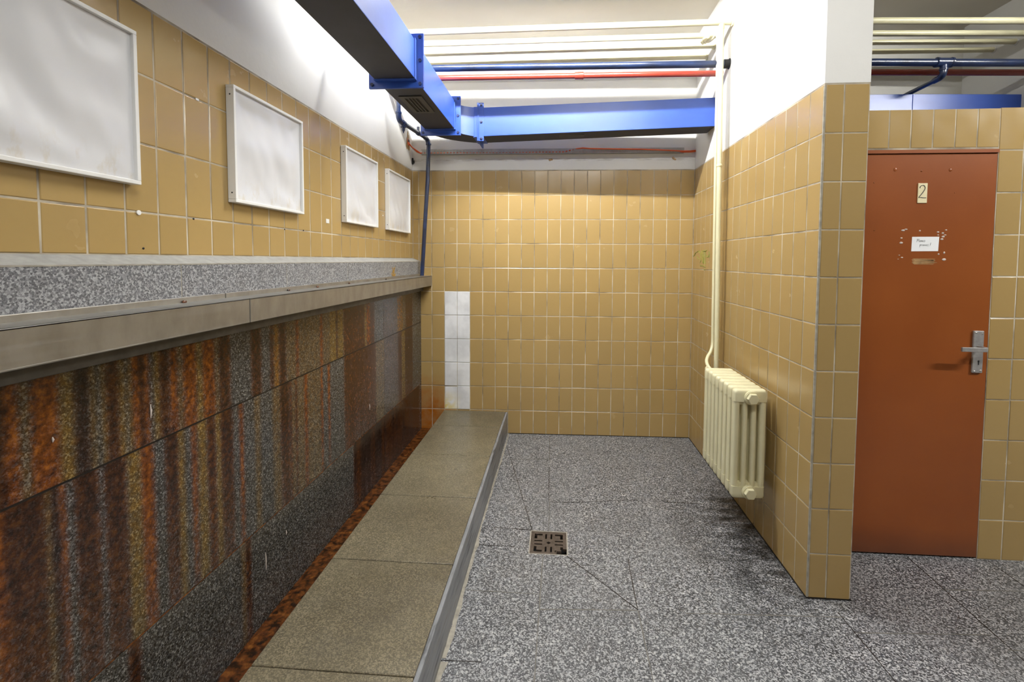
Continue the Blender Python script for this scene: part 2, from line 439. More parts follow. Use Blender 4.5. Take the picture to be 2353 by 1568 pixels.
tag(m.build('white_tile_patch', M['white_tile'], wall_back), 'two columns of white replacement tiles', kind='structure')

# left wall
m = MB()
m.box(WL-.25, WL-.001, -8.6, .3, 2.205, CEIL); m.cur = 1; m.box(WL-.25, WL-.0016, -8.6, .3, 0, 2.205); m.cur = 2
tiles(m, lambda u, v, n: (WL+n, u, v), span(-8.55, -.043, -2.4927-56*TW), [1.475, 1.6, 1.8, 2.0, 2.2])
wall_left = struct(m.build('wall_left', [M['plaster'], M['grout'], M['tile']]))
m = MB()
m.lathe((WL+.001, -2.562, 1.598), (1,0,0), [(0,.007),(.003,.007),(.0032,.0045),(.001,.003)], 12)
for y, z in ((-1.466,1.667),): m.box(WL, WL+.002, y-.018, y+.014, z-.012, z+.010)
for y, z in ((-.70,1.77),(-2.33,2.0)): m.box(WL, WL+.0018, y-.007, y+.006, z-.004, z+.003)
tag(m.build('wall_plug', M['white_frame'], wall_left), 'white plug and paint flecks', kind='structure')
m = MB()
for y, z in ((-2.549,1.495),(-1.699,1.602),(-2.36,1.598),(-1.27,1.93),(-1.262,1.88),(-1.85,1.597)): m.blob((WL+.001, y, z), .002, .0035, .0035)
tag(m.build('drill_hole', M['black'], wall_left), kind='structure')

# partition (the pier and the tiled wall behind it)
PL, PT = -1.8008, .183
m = MB()
m.box(.001, PT-.001, PL+.001, -.001, 2.205, CEIL); m.cur = 1; m.box(.0016, PT-.0016, PL+.0016, -.001, 0, 2.205); m.cur = 2
tiles(m, lambda u, v, n: (-n, u, v), span(PL+.005, 0, PL+TW), ROWS)
tiles(m, lambda u, v, n: (PT+n, u, v), span(PL+.003, 0, PL+TW), ROWS)
tiles(m, lambda u, v, n: (u, PL-n, v), [.006, .080, PT-.003], ROWS)
wall_p = struct(m.build('wall_partition', [M['plaster'], M['grout'], M['tile']]))
m = MB(); m.box(-.0005, .006, PL-.0005, PL+.006, 0, 2.19)
tag(m.build('corner_bead', M['joint_grey'], wall_p), 'grey corner bead', kind='structure')
m = MB(); m.box(-.0025, PT+.002, PL-.0025, -.01, -.001, .006)  # dark strip paints the shadow line in the gap under the partition
tag(m.build('base_shadow_line', M['joint_dark'], wall_p), 'dark gap strip along the foot with its shadow line painted in', kind='structure')
m = MB(); slabbox(m, .0, 1.50, -.001, .005, -.01, .0025)  # same painted shadow line where the back wall meets the floor
tag(m.build('base_shadow_line', M['joint_dark'], wall_back), 'dark gap strip along the foot with its shadow line painted in', kind='structure')
m = MB()
def mark(m, pts, r=.003): m.tube([(-.0012, -y, z) for y, z in pts], r, 5)
for pts in (((.02,1.505),(.055,1.512),(.07,1.53),(.10,1.535)), ((.11,1.535),(.15,1.545),(.17,1.54)), ((.12,1.50),(.15,1.485),(.18,1.48)), ((.16,1.54),(.21,1.52),(.22,1.47),(.20,1.455)), ((.23,1.545),(.26,1.50),(.27,1.45)),
            ((.28,1.55),(.29,1.50),(.285,1.445)), ((.26,1.54),(.32,1.54),(.35,1.545)), ((.315,1.535),(.32,1.44)), ((.345,1.51),(.36,1.495),(.39,1.497),(.40,1.51)), ((.20,1.43),(.26,1.432),(.33,1.42)), ((.29,1.405),(.32,1.40)), ((.40,1.535),(.41,1.49))):
    mark(m, pts)
tag(m.build('graffiti', M['green'], wall_p), 'faint green marker scribble', kind='structure')

# cubicle wall with the door opening
DOOR0, DOOR1, DOORH = .285, .986, 2.0
m = MB(); m.cur = 1
m.box(PT, DOOR0, YD+.0016, YD+.10, 0, 2.195); m.box(DOOR1, 7.35, YD+.0016, YD+.10, 0, 2.195); m.box(DOOR0, DOOR1, YD+.0016, YD+.10, DOORH+.004, 2.195)
m.cur = 2
front = lambda u, v, n: (u, YD-n, v)
tiles(m, front, span(DOOR1, 7.3, .991+TW), ROWS)
tiles(m, front, span(PT, DOOR0, .991-7*TW), ROWS[:-1])
tiles(m, front, [PT]+[.489+.0998*i for i in range(-3, 6)]+[DOOR1], [DOORH+.012, 2.197])
wall_c = struct(m.build('wall_cubicle', [M['plaster'], M['grout'], M['tile']]))
m = MB(); m.box(1.99, 2.09, YD+.10, 0, 0, CEIL)
wall_s = struct(m.build('wall_side', M['plaster']))
# the sides behind the camera
m = MB(); m.box(7.35, 7.6, -8.6, .3, 2.2, CEIL); m.cur = 1; m.box(7.35, 7.6, -8.6, .3, 0, 2.2)
struct(m.build('wall_right', [M['plaster'], M['tile']]))
m = MB(); m.box(-2.6, 7.6, -8.8, -8.6, 2.2, CEIL); m.cur = 1; m.box(-2.6, 7.6, -8.8, -8.6, 0, 2.2)
struct(m.build('wall_front', [M['plaster'], M['tile']]))

# door
YF = YD - .005
m = MB()
m.box(DOOR0+.004, DOOR1-.002, YF+.006, YF+.045, .008, DOORH-.014)
door = m.build('door_1', M['door'], bevel=.002); struct(door, 'brick red painted metal cubicle door')
m = MB()
m.box(DOOR0-.0, DOOR1-.001, YF-.002, YF+.05, DOORH-.012, DOORH+.004)
m.build('door_frame', M['door'], door)
for x, z, r in ((.525,1.912,.009),(.645,1.905,.005),(.775,1.908,.008),(.43,1.85,.003),(.80,1.80,.003),(.44,1.62,.003)):
    m = MB(); m.blob((x, YF+.0055, z), r, .002, r); m.build('dent', M['door'], door, smooth=60)
m = MB()
random.seed(3)
for x, z, a, b in ((.573,1.620,.012,.006),(.586,1.625,.010,.004),(.567,1.583,.007,.005),(.567,1.560,.011,.007),(.650,1.618,.006,.005),(.733,1.612,.008,.005),(.734,1.598,.006,.004),(.755,1.607,.008,.006),(.757,1.590,.010,.006),(.766,1.598,.008,.004),(.769,1.622,.007,.004),(.752,1.578,.010,.006),(.740,1.506,.006,.005),(.765,1.513,.006,.008),(.766,1.480,.013,.008),(.560,1.500,.006,.003),(.573,1.489,.008,.004),(.556,1.481,.004,.003)):
    m = MB(); m.blob((x, YF+.0058, z), a*.75, .0022, b*.75); m.build('glue_residue', M['pink_glue'], door, smooth=60)
m = MB()
for k in range(11):
    z = 1.482 - k*.0026; x0 = .618+random.uniform(0, .016); x1 = .735-random.uniform(0, .018); a = random.uniform(-.004, .004)
    m.hexa([(x0,YF+.0062,z),(x1,YF+.0062,z+a),(x1,YF+.0052,z+a),(x0,YF+.0052,z),(x0,YF+.0062,z+.0023),(x1,YF+.0062,z+a+.0023),(x1,YF+.0052,z+a+.0023),(x0,YF+.0052,z+.0023)])
m.build('scraped_patch', M['scrape'], door)
m = MB(); m.box(.9115, .9585, YF-.004, YF+.006, .932, 1.137)
plate = m.build('handle_plate', M['alu'], door, bevel=.003)
for x, z in ((.921,1.128),(.949,1.125),(.921,.941),(.949,.944)):
    m = MB(); m.blob((x, YF-.004, z), .0062, .003, .0042); m.build('rivet', M['alu_bright'], plate, smooth=60)
m = MB(); m.blob((.938, YF-.0042, .990), .0045, .0012, .0045); m.box(.9358, .9402, YF-.0050, YF-.003, .972, .990)
m.build('keyhole', M['black'], plate)
m = MB(); zc = 1.0555
pp = [(.930,YF-.002),(.930,YF-.030),(.9295,YF-.050),(.926,YF-.058),(.918,YF-.061),(.812,YF-.059)]
rings = []
for i, (x, y) in enumerate(pp):
    a = Vector(pp[max(0, i-1)]); b = Vector(pp[min(len(pp)-1, i+1)]); d = (b-a).normalized(); nn = Vector((-d.y, d.x))*(.0045)
    rings.append([(x-nn.x, y-nn.y, zc-.0105), (x+nn.x, y+nn.y, zc-.0105), (x+nn.x, y+nn.y, zc+.0105), (x-nn.x, y-nn.y, zc+.0105)])
m.loft(rings); m.build('handle', M['alu'], door, bevel=.002)

# number plate and paper note on the door
np_ = thing('number_plate', (.652, YF+.006, 1.798), 'narrow ivory plate with a grey figure 2 high on the red door', 'number plate')
m = MB(); m.box(.6305, .6735, YF+.002, YF+.0062, 1.751, 1.846); m.build('plate', M['ivory'], np_, bevel=.0015)
m = MB()
two = [(.638,1.822),(.640,1.830),(.646,1.835),(.653,1.836),(.659,1.832),(.662,1.824),(.660,1.815),(.653,1.803),(.645,1.792),(.637,1.781),(.634,1.777),(.645,1.778),(.655,1.776),(.668,1.776)]
m.tube([(x, YF+.0015, z) for x, z in two], .0017, 6); m.build('digit', M['ink'], np_)
nt_ = thing('paper_note', (.675, YF+.006, 1.555), 'small white handwritten paper note stuck on the red door', 'note')
m = MB(); m.hexa([(.614,YF+.0062,1.519),(.7365,YF+.0062,1.5205),(.7365,YF+.0048,1.5205),(.614,YF+.0048,1.519),(.6155,YF+.0062,1.589),(.739,YF+.0062,1.590),(.739,YF+.0048,1.590),(.6155,YF+.0048,1.589)])
m.build('sheet', M['paper'], nt_)
m = MB()
def scrib(pts, ox, oz, s): m.tube([(ox+x*s, YF+.0044, oz+z*s) for x, z in pts], .0006, 4)
Mi = [[(0,0),(.1,1),(.35,.3),(.6,1.05),(.7,0)], [(.9,0),(.95,.6)], [(1.15,0),(1.2,.55),(1.4,.1),(1.5,.55),(1.65,.1),(1.75,.55),(1.85,0)], [(2.1,.1),(2.05,.4),(2.25,.6),(2.45,.35),(2.3,.05),(2.1,.1)]]
for st in Mi: scrib(st, .637, 1.564, .0155)
pr = [[(0,-.4),(.1,.5),(.3,.5),(.35,.2),(.1,.1)], [(.55,0),(.6,.5),(.8,.45)], [(.95,.2),(1.1,.5),(1.3,.25),(1.1,0),(.95,.2)], [(1.45,.5),(1.6,0),(1.8,.5)], [(1.95,.2),(2.1,.5),(2.3,.25),(2.1,0),(1.95,.2)], [(2.45,.5),(2.75,.5),(2.45,0),(2.8,.02)], [(3.3,.2),(3.5,1.1)], [(3.22,0),(3.25,.05)]]
for st in pr: scrib(st, .651, 1.545, .0145)
m.build('handwriting', M['pencil'], nt_)

# ------------------------------------------------------------------ urinal wall
SX = -2.24                # face of the granite slabs
ROW1 = [(-2.965,-2.950,'D'),(-2.950,-2.929,'R'),(-2.929,-2.906,'M'),(-2.903,-2.851,'R'),(-2.849,-2.815,'O'),(-2.814,-2.780,'B'),(-2.779,-2.766,'O'),(-2.766,-2.748,'G'),(-2.748,-2.739,'O'),(-2.737,-2.707,'D'),(-2.705,-2.690,'O'),(-2.690,-2.675,'G'),(-2.675,-2.666,'O'),(-2.666,-2.646,'R'),(-2.646,-2.627,'D'),(-2.627,-2.614,'R'),(-2.612,-2.597,'G'),(-2.597,-2.581,'O'),(-2.579,-2.548,'D'),(-2.546,-2.523,'R'),(-2.521,-2.499,'M'),(-2.495,-2.451,'R'),(-2.447,-2.418,'O'),(-2.417,-2.373,'R'),(-2.371,-2.347,'M'),(-2.345,-2.295,'D'),(-2.291,-2.182,'G'),(-2.182,-2.129,'D'),(-2.124,-2.069,'G'),(-2.069,-2.049,'D'),(-2.047,-2.015,'Y'),(-2.012,-1.966,'D'),(-1.963,-1.891,'M'),(-1.891,-1.871,'R'),(-1.871,-1.688,'M'),(-1.688,-1.659,'R'),(-1.659,-1.590,'M'),(-1.590,-1.522,'O'),(-1.522,-1.508,'D'),(-1.508,-1.444,'O'),(-1.439,-1.172,'E'),(-1.172,-1.147,'O'),(-1.147,-1.096,'R'),(-1.096,-1.029,'E'),(-1.029,-0.878,'G'),(-0.878,-0.614,'P'),(-0.614,-0.504,'Y'),(-0.504,-0.435,'M'),(-0.435,-0.280,'E'),(-0.269,0.000,'G')]
ROW2 = [(-2.965,-2.889,'D'),(-2.889,-2.877,'O'),(-2.877,-2.859,'B'),(-2.859,-2.847,'R'),(-2.845,-2.820,'G'),(-2.820,-2.769,'D'),(-2.769,-2.748,'G'),(-2.746,-2.693,'D'),(-2.690,-2.647,'O'),(-2.645,-2.609,'R'),(-2.607,-2.569,'G'),(-2.569,-2.524,'D'),(-2.524,-2.500,'O'),(-2.495,-2.477,'G'),(-2.472,-2.456,'R'),(-2.451,-2.413,'O'),(-2.409,-2.375,'E'),(-2.373,-2.349,'O'),(-2.349,-2.291,'D'),(-2.286,-2.255,'G'),(-2.253,-2.237,'R'),(-2.237,-2.170,'G'),(-2.170,-2.144,'M'),(-2.144,-2.064,'G'),(-2.064,-2.009,'M'),(-2.009,-1.950,'D'),(-1.944,-1.931,'E'),(-1.931,-1.901,'M'),(-1.901,-1.888,'E'),(-1.888,-1.829,'M'),(-1.829,-1.807,'R'),(-1.807,-1.688,'M'),(-1.688,-1.668,'R'),(-1.668,-1.617,'G'),(-1.617,-1.595,'R'),(-1.595,-1.444,'G'),(-1.439,-1.015,'E'),(-1.015,-0.870,'M'),(-0.870,-0.606,'P'),(-0.606,-0.532,'E'),(-0.532,-0.455,'O'),(-0.455,-0.280,'D'),(-0.269,0.000,'G')]
KIND = {'R':(1,0,.05),'D':(.7,0,.86),'B':(.3,0,.97),'O':(.16,.85,0),'G':(0,.16,0),'Y':(.5,.9,0),'P':(.22,.12,.18),'M':(.14,.5,.08),'E':(.85,0,.78)}
random.seed(11)
def more(first, row):    # the run of the wall nearer than the photograph's left edge
    y = first; out = []
    while y > -4.6:
        w = random.choice((.015,.03,.045,.06)); out.append((y-w, y, random.choice('RRDOMGED'))); y -= w
    return out + row
ROW1 = more(-2.965, ROW1); ROW2 = more(-2.965, ROW2)
ROW3 = []
y = -4.6
while y < 0:
    k = random.choice('GGGGMGD') if y < -1.38 else random.choice('EDBBDB'); w = random.choice((.06,.10,.15)) if k == 'G' else random.choice((.012,.02,.03))
    if y > -.12: k = 'P'
    ROW3.append((y, y+w, k)); y += w
def kindat(row, y):
    for a, b, k in row:
        if a <= y < b: return KIND[k]
    return (.05, .2, .05)
urinal = thing('trough_urinal', (SX, -1.5, 0), 'long rust-streaked granite urinal wall along the left side', 'urinal')
def slab_part(row, y0, y1, z0, z1, fade):
    y1n = y1-.002; ny = int((y1n-y0)/.006); nz = 14
    V = []; Fc = []; Cc = []
    col = [kindat(row, y0+(y1n-y0)*i/ny) for i in range(ny+1)]
    for _ in range(2): col = [tuple((col[max(0,i-1)][k]+2*col[i][k]+col[min(ny,i+1)][k])/4 for k in range(3)) for i in range(ny+1)]
    ends = [random.uniform(.55, 1.6) for i in range(ny+1)]
    for _ in range(3): ends = [(ends[max(0,i-1)]+ends[i]+ends[min(ny,i+1)])/3 for i in range(ny+1)]
    for j in range(nz+1):
        t = j/nz                                  # 0 at the top
        for i in range(ny+1):
            V.append((SX, y0+(y1n-y0)*i/ny, z1-.002-(z1-z0-.004)*t))
            k = 1-fade*max(0, t/ends[i]-.25)/.75; k = max(.12, min(1, k))
            r, o, b = col[i]; Cc.append((r*k, o*(.5+.5*k), b*k, 1))
    w = ny+1
    for j in range(nz):
        for i in range(ny): Fc.append((j*w+i, j*w+i+1, (j+1)*w+i+1, (j+1)*w+i))
    n = len(V)                                     # the edges and the back make it a solid stone
    rim = [i for i in range(w)] + [j*w+ny for j in range(1, nz+1)] + [nz*w+i for i in range(ny-1, -1, -1)] + [j*w for j in range(nz-1, 0, -1)]
    for q in rim: V.append((SX-.04, V[q][1], V[q][2])); Cc.append((.6, 0, .6, 1))
    L = len(rim)
    for a in range(L): Fc.append((rim[a], n+a, n+(a+1)%L, rim[(a+1)%L]))
    Fc.append(tuple(n+a for a in range(L)))
    off = urinal.location
    me = bpy.data.meshes.new('granite_slab'); me.from_pydata([tuple(Vector(v)-off) for v in V], [], Fc)
    a = me.color_attributes.new('stain', 'FLOAT_COLOR', 'POINT'); a.data.foreach_set('color', [c for q in Cc for c in q])
    me.materials.append(M['slab'])
    bm = bmesh.new(); bm.from_mesh(me); bmesh.ops.recalc_face_normals(bm, faces=bm.faces); bm.to_mesh(me); bm.free()
    o = bpy.data.objects.new('granite_slab', me); COL.objects.link(o); o.parent = urinal
    return o
YB = -.045
for row, z0, z1, fade in ((ROW1,.942,1.204,.15), (ROW2,.420,.940,.55), (ROW3,.028,.418,.5)):
    slab_part(row, -.873, YB, z0, z1, fade); slab_part(row, -4.5, -.875, z0, z1, fade)
for z, mt in ((.941, 'joint_dark'), (.419, 'rustjoint')):
    m = MB(); m.box(SX-.03, SX-.0012, -4.5, YB, z-.003, z+.003); m.build('joint', M[mt], urinal)
m = MB(); m.box(SX-.05, SX+.11, -4.5, YB, 0, .030); m.box(-2.14, -2.05, -4.5, YB, .03, .036)
m.build('gutter', M['gutter'], urinal)
for y, z, l in ((-2.614,1.034,.02),(-2.128,.268,.035),(-1.116,.561,.018),(-2.865,1.052,.006),(-1.99,.30,.01)):
    m = MB(); m.tube([(SX+.001, y, z-l), (SX+.0022, y, z), (SX+.001, y, z+l)], [.001,.0026,.001], 6); m.build('drip', M['pink_glue'], urinal, smooth=60)

# stainless flush channel above the slabs
chan = thing('flush_channel', (-2.19, -1.5, 1.25), 'dull stainless steel flush channel capping the urinal wall', 'channel')
def channel(y0, y1):
    m = MB()
    m.box(-2.236, -2.145, y0, y1, 1.325, 1.331); m.box(-2.151, -2.145, y0, y1, 1.250, 1.331); m.box(-2.236, -2.145, y0, y1, 1.247, 1.253)
    m.box(-2.240, -2.232, y0, y1, 1.325, 1.348)
    o = m.build('channel_cover', M['steel'], chan, bevel=.002); return o
channel(-2.317, -.046); channel(-4.5, -2.3205)
m = MB(); m.box(-2.24, -2.214, -4.5, -.06, 1.205, 1.250); m.build('trim', M['trim'], chan, bevel=.002)
for y in (-2.497,-1.954,-1.39,-.854,-1.72):
    m = MB(); m.blob((-2.229, y, 1.333), .005, .009, .006); m.build('rust_spot', M['gutter'], chan, smooth=60)

# granite ledge
ledge = thing('stone_ledge', (-2.26, -1.5, 1.34), 'grey granite ledge with a sloping top edge below the tiled left wall', 'ledge')
js = [-4.5, -3.05, -2.497, -1.954, -1.390, -.854, -.046]
for a, b in zip(js, js[1:]):
    m = MB(); pr_ = [(-2.305,1.30),(-2.236,1.30),(-2.236,1.447),(-2.240,1.449),(-2.305,1.449)]
    m.loft([[(x, a+.002, z) for x, z in pr_], [(x, b-.002, z) for x, z in pr_]])
    m.build('ledge_stone', M['granite'], ledge)
m = MB(); pr_ = [(-2.305,1.4492),(-2.2375,1.4492),(-2.300,1.4745),(-2.305,1.4745)]; m.loft([[(x, -4.5, z) for x, z in pr_], [(x, -.046, z) for x, z in pr_]]); m.build('cement_fillet', M['cement'], ledge)
m = MB(); m.box(-2.304, -2.2365, -4.5, -.05, 1.31, 1.448); m.box(-2.24, -2.2352, -4.5, -.046, 1.4465, 1.4505); m.build('mortar', M['joint_pale'], ledge)
m = MB()
for k in range(46):
    r = abs(random.gauss(0, .020)); a = random.uniform(0, PI); q = random.uniform(.003, .007)
    m.blob((-2.2352, -.69+r*math.cos(a)*1.2, 1.350+r*math.sin(a)*1.9), .0016, q, q*1.6, 6, 4)
m.build('rust_deposit', M['ochre_crust'], ledge, smooth=60)

# step in front of the gutter
step = thing('urinal_step', (-1.78, -1.5, 0), 'low brown-stained terrazzo step running along the urinal wall', 'step')
js = [-4.2, -3.05, -2.497, -1.978, -1.441, -.918, -.398, -.036]
for a, b in zip(js, js[1:]):
    m = MB(); g = .0012
    m.box(-2.045, -1.522, a+g, b-g, .05, .19); m.build('tread_slab', M['step'], step, bevel=.004)
m = MB(); m.box(-2.045, -1.53, -4.2, -.036, 0, .185); m.build('core', M['joint_dark'], step)
m = MB(); m.box(-1.5225, -1.506, -4.2, -.032, 0, .186); m.build('riser', M['riser'], step, bevel=.004)

# ------------------------------------------------------------------ floor drain
drain = thing('floor_drain', (-1.13, -1.495, 0), 'square rusty cast iron drain grate with a broken corner in the floor', 'drain')
N = 40; L = DX1-DX0-.012
def solid(i, j):          # i to the right, j away from the camera
    x, y = (i+.5)/N, (j+.5)/N
    if x > .70 and y < .25 and (x > .86 or y < .13 or (x-.70)*.9 > (y-.13)*1.0): return not (x > .72 and (y < .14 or x > .86 or x-.72 > (.25-y)*3))
    if x > .80 and y < .22: return False
    cx, cy = abs(x-.5), abs(y-.5)
    if cx*cx+cy*cy < .0020: return False
    if .045 < cx < .105 and .17 < cy < .40: return False
    if .045 < cy < .10 and .17 < cx < .41: return False
    if ((.33 < cx < .41 and .17 < cy < .41) or (.33 < cy < .41 and .17 < cx < .41)): return False
    return True
m = MB(); e = L/N; gx, gy = DX0+.006, DY0+.006; zt, zb = -.003, -.016
for i in range(N):
    for j in range(N):
        if not solid(i, j): continue
        x0, x1, y0, y1 = gx+i*e, gx+(i+1)*e, gy+j*e, gy+(j+1)*e
        m.quad((x0,y0,zt),(x1,y0,zt),(x1,y1,zt),(x0,y1,zt)); m.quad((x0,y1,zb),(x1,y1,zb),(x1,y0,zb),(x0,y0,zb))
        for di, dj, a, b in ((-1,0,(x0,y1),(x0,y0)), (1,0,(x1,y0),(x1,y1)), (0,-1,(x0,y0),(x1,y0)), (0,1,(x1,y1),(x0,y1))):
            ii, jj = i+di, j+dj
            if not (0 <= ii < N and 0 <= jj < N) or not solid(ii, jj): m.quad((*a,zb),(*b,zb),(*b,zt),(*a,zt))
m.build('grate', M['iron'], drain)
m = MB(); t = .006
for x0, x1, y0, y1 in ((DX0,DX1,DY0,DY0+t),(DX0,DX1,DY1-t,DY1),(DX0,DX0+t,DY0+t,DY1-t),(DX1-t,DX1,DY0+t,DY1-t)): m.box(x0, x1, y0, y1, -.1, -.001)
m.build('frame', M['joint_pale'], drain)
m = MB(); m.box(DX0+t, DX1-t, DY0+t, DY1-t, -.12, -.075); m.build('pit', M['black'], drain)

# ------------------------------------------------------------------ picture panels on the left wall
PANELS = [(-3.035,-2.580,'nearest white-framed blank panel on the left wall, cut by the photo edge'),
          (-2.197,-1.742,'white-framed blank panel second along the left wall, yellowed at its foot'),
          (-1.312,-.858,'white-framed rippled blank panel third along the left wall'),
          (-.660,-.196,'white-framed blank panel farthest along the left wall, nearest the corner pipe')]
for y0, y1, lab in PANELS:
    z0, z1 = 1.674, 2.100; d0, d1 = WL+.001, WL+.032; w = .011
    pn = thing('framed_panel', (WL, (y0+y1)/2, z0), lab, 'panel', 'white framed panels on the left wall')
    for q, (a, b, c, d) in enumerate(((y0,y1,z0,z0+w),(y0,y1,z1-w,z1),(y0,y0+w,z0+w,z1-w),(y1-w,y1,z0+w,z1-w))):
        m = MB(); m.box(d0, d1, a, b, c, d); m.build('frame_bar', M['white_frame'], pn, bevel=.0015)
    m = MB(); k = 44; rn = random.uniform(0, 9); n0 = 0
    from mathutils import noise as mnoise
    for j in range(k+1):
        for i in range(k+1):
            u, v = i/k, j/k; e_ = min(1, 8*min(u, 1-u), 8*min(v, 1-v))
            h = .013*e_*(mnoise.noise(Vector((u*2.2+rn+1.2*v, v*3.0-rn, rn)))+.45*mnoise.noise(Vector((u*7+rn+3*v, v*2.5, 3)))+.35*mnoise.noise(Vector((u*16, v*4, rn)))*max(0, .55-v))
            m.v.append((d1-.011+h, y0+w+(y1-y0-2*w)*u, z0+w+(z1-z0-2*w)*v))
    for j in range(k):
        for i in range(k): q = j*(k+1)+i; m.face((q, q+1, q+k+2, q+k+1))
    m.build('sheet', M['sheet'], pn, smooth=70)
    m = MB(); m.box(d0, d0+.004, y0+w, y1-w, z0+w, z1-w); m.build('backing_board', M['white_frame'], pn)
    for z in (z0+.035, z1-.035):
        m = MB(); m.blob((d0+.016, y0-.0003, z), .003, .0012, .003); m.build('screw', M['black'], pn)

# ------------------------------------------------------------------ ventilation duct
duct = thing('ventilation_duct', (-1.95, -.4, 2.41), 'blue rectangular ventilation duct turning along the back wall', 'duct')
DXL, DXR, DZ0, DZ1 = -2.062, -1.846, 2.41, 2.61
def under(m):             # down-facing faces take the near-black material
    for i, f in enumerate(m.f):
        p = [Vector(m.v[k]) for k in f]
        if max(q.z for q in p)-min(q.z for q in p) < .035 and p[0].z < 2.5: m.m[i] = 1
def section(y0, y1):
    m = MB(); m.box(DXL, DXR, y0, y1, DZ0, DZ1); under(m); m.build('duct_section', [M['blue'], M['underside']], duct, bevel=.003)
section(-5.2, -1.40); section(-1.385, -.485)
# elbow (quarter bend) and the run along the back wall
E0 = -.47; IX, IY, OX, OY = -1.700, -.415, -1.700, -.225
rings = []
for i in range(11):
    t = i/10*PI/2
    pi_ = Vector((DXR+(IX-DXR)*(1-math.cos(t)), E0+(IY-E0)*math.sin(t), 0)); po = Vector((DXL+(OX-DXL)*(1-math.cos(t)), E0+(OY-E0)*math.sin(t), 0))
    f = i/10; a = DZ0+(2.377-DZ0)*f; b = DZ1+(2.587-DZ1)*f
    rings.append([(pi_.x,pi_.y,a),(po.x,po.y,a),(po.x,po.y,b),(pi_.x,pi_.y,b)])
m = MB(); m.loft(rings); under(m); m.build('duct_elbow', [M['blue'], M['underside']], duct, smooth=35)
m = MB()
A = (IX+.014, IY-.001, OY); B_ = (-.002, -.471, -.288)
m.hexa([(A[0],A[1],2.377),(B_[0],B_[1],2.411),(B_[0],B_[2],2.411),(A[0],A[2],2.377),(A[0],A[1],2.587),(B_[0],B_[1],2.610),(B_[0],B_[2],2.610),(A[0],A[2],2.587)])
under(m); m.build('duct_section', [M['blue'], M['underside']], duct, bevel=.003)
def fl_y(y, name='flange'):
    """two bolted angle-iron rings round the duct, square to Y"""
    m = MB(); l = .040; th = .005
    for yy in (y-.009, y):
        m.box(DXR-.003, DXR+l, yy, yy+th, DZ0-l, DZ1+l); m.box(DXL-l, DXL+.003, yy, yy+th, DZ0-l, DZ1+l)
        m.box(DXL, DXR, yy, yy+th, DZ1-.003, DZ1+l); m.box(DXL, DXR, yy, yy+th, DZ0-l, DZ0+.003)
    for yy, s in ((y-.009, -1), (y+th, 1)):
        a, b = sorted((yy, yy+s*.030))
        m.box(DXR, DXR+th, a, b, DZ0-th, DZ1+th); m.box(DXL-th, DXL, a, b, DZ0-th, DZ1+th)
        m.box(DXL, DXR, a, b, DZ0-th, DZ0); m.box(DXL, DXR, a, b, DZ1, DZ1+th)
    f = m.build(name, M['blue'], duct, bevel=.0012)
    for x in (DXR+.022, DXL-.022):
        for z in (DZ0-.020, (DZ0+DZ1)/2, DZ1+.020):
            m = MB(); m.lathe((x, y-.016, z), (0,1,0), [(0,.0095),(.006,.0098),(.0065,.005),(.022,.005),(.0222,.0098),(.028,.0095)], 6); m.build('bolt', M['bolt'], f)
fl_y(-1.395); fl_y(-.478)
def fl_x(x):
    m = MB(); l = .034; th = .005; fa = IY+.001; ba = OY-.001; z0, z1 = 2.377, 2.587
    for xx in (x-.006, x):
        m.box(xx, xx+th, fa-.014, fa+.003, z0-l, z1+l); m.box(xx, xx+th, ba-.003, ba+l, z0-l, z1+l)
        m.box(xx, xx+th, fa, ba, z1-.003, z1+l); m.box(xx, xx+th, fa, ba, z0-l, z0+.003)
    m.box(x-.030, x-.006, fa-th, fa, z0-th, z1+th); m.box(x+th, x+.042, fa-th, fa, z0-l, z1+l)
    for a, b in ((x-.036, x-.006), (x+th, x+.042)):
        m.box(a, b, ba, ba+th, z0-th, z1+th); m.box(a, b, fa, ba, z0-th, z0); m.box(a, b, fa, ba, z1, z1+th)
    f = m.build('flange', M['blue'], duct, bevel=.0012)
    for z in (z0-.017, (z0+z1)/2, z1+.017):
        m = MB(); m.lathe((x+.024, fa-.004, z), (0,-1,0), [(0,.0105),(.007,.0105),(.0075,.006),(.013,.006)], 6); m.build('bolt', M['bolt'], f)
fl_x(-1.690)
def grille(x0, x1, y0, y1, z, along_y=True):
    m = MB(); w = .028
    for a, b, c, d in ((x0,x1,y0,y0+w),(x0,x1,y1-w,y1),(x0,x0+w,y0+w,y1-w),(x1-w,x1,y0+w,y1-w)): m.box(a, b, c, d, z-.007, z+.001)
    g = m.build('grille', M['grille'], duct, bevel=.0015)
    m = MB(); m.box(x0+w, x1-w, y0+w, y1-w, z-.0012, z-.0006); m.build('opening', M['black'], g)
    m = MB(); k = 4
    for i in range(1, k):
        if along_y:
            x = x0+w+(x1-x0-2*w)*i/k; m.box(x-.0035, x+.0035, y0+w, y1-w, z-.006, z-.001)
        else:
            y = y0+w+(y1-y0-2*w)*i/k; m.box(x0+w, x1-w, y-.0035, y+.0035, z-.006, z-.001)
    m.build('slat', M['grille'], g)
grille(-2.022, -1.886, -1.180, -.885, DZ0)
grille(-1.147, -.908, -.385, -.318, 2.396, False)
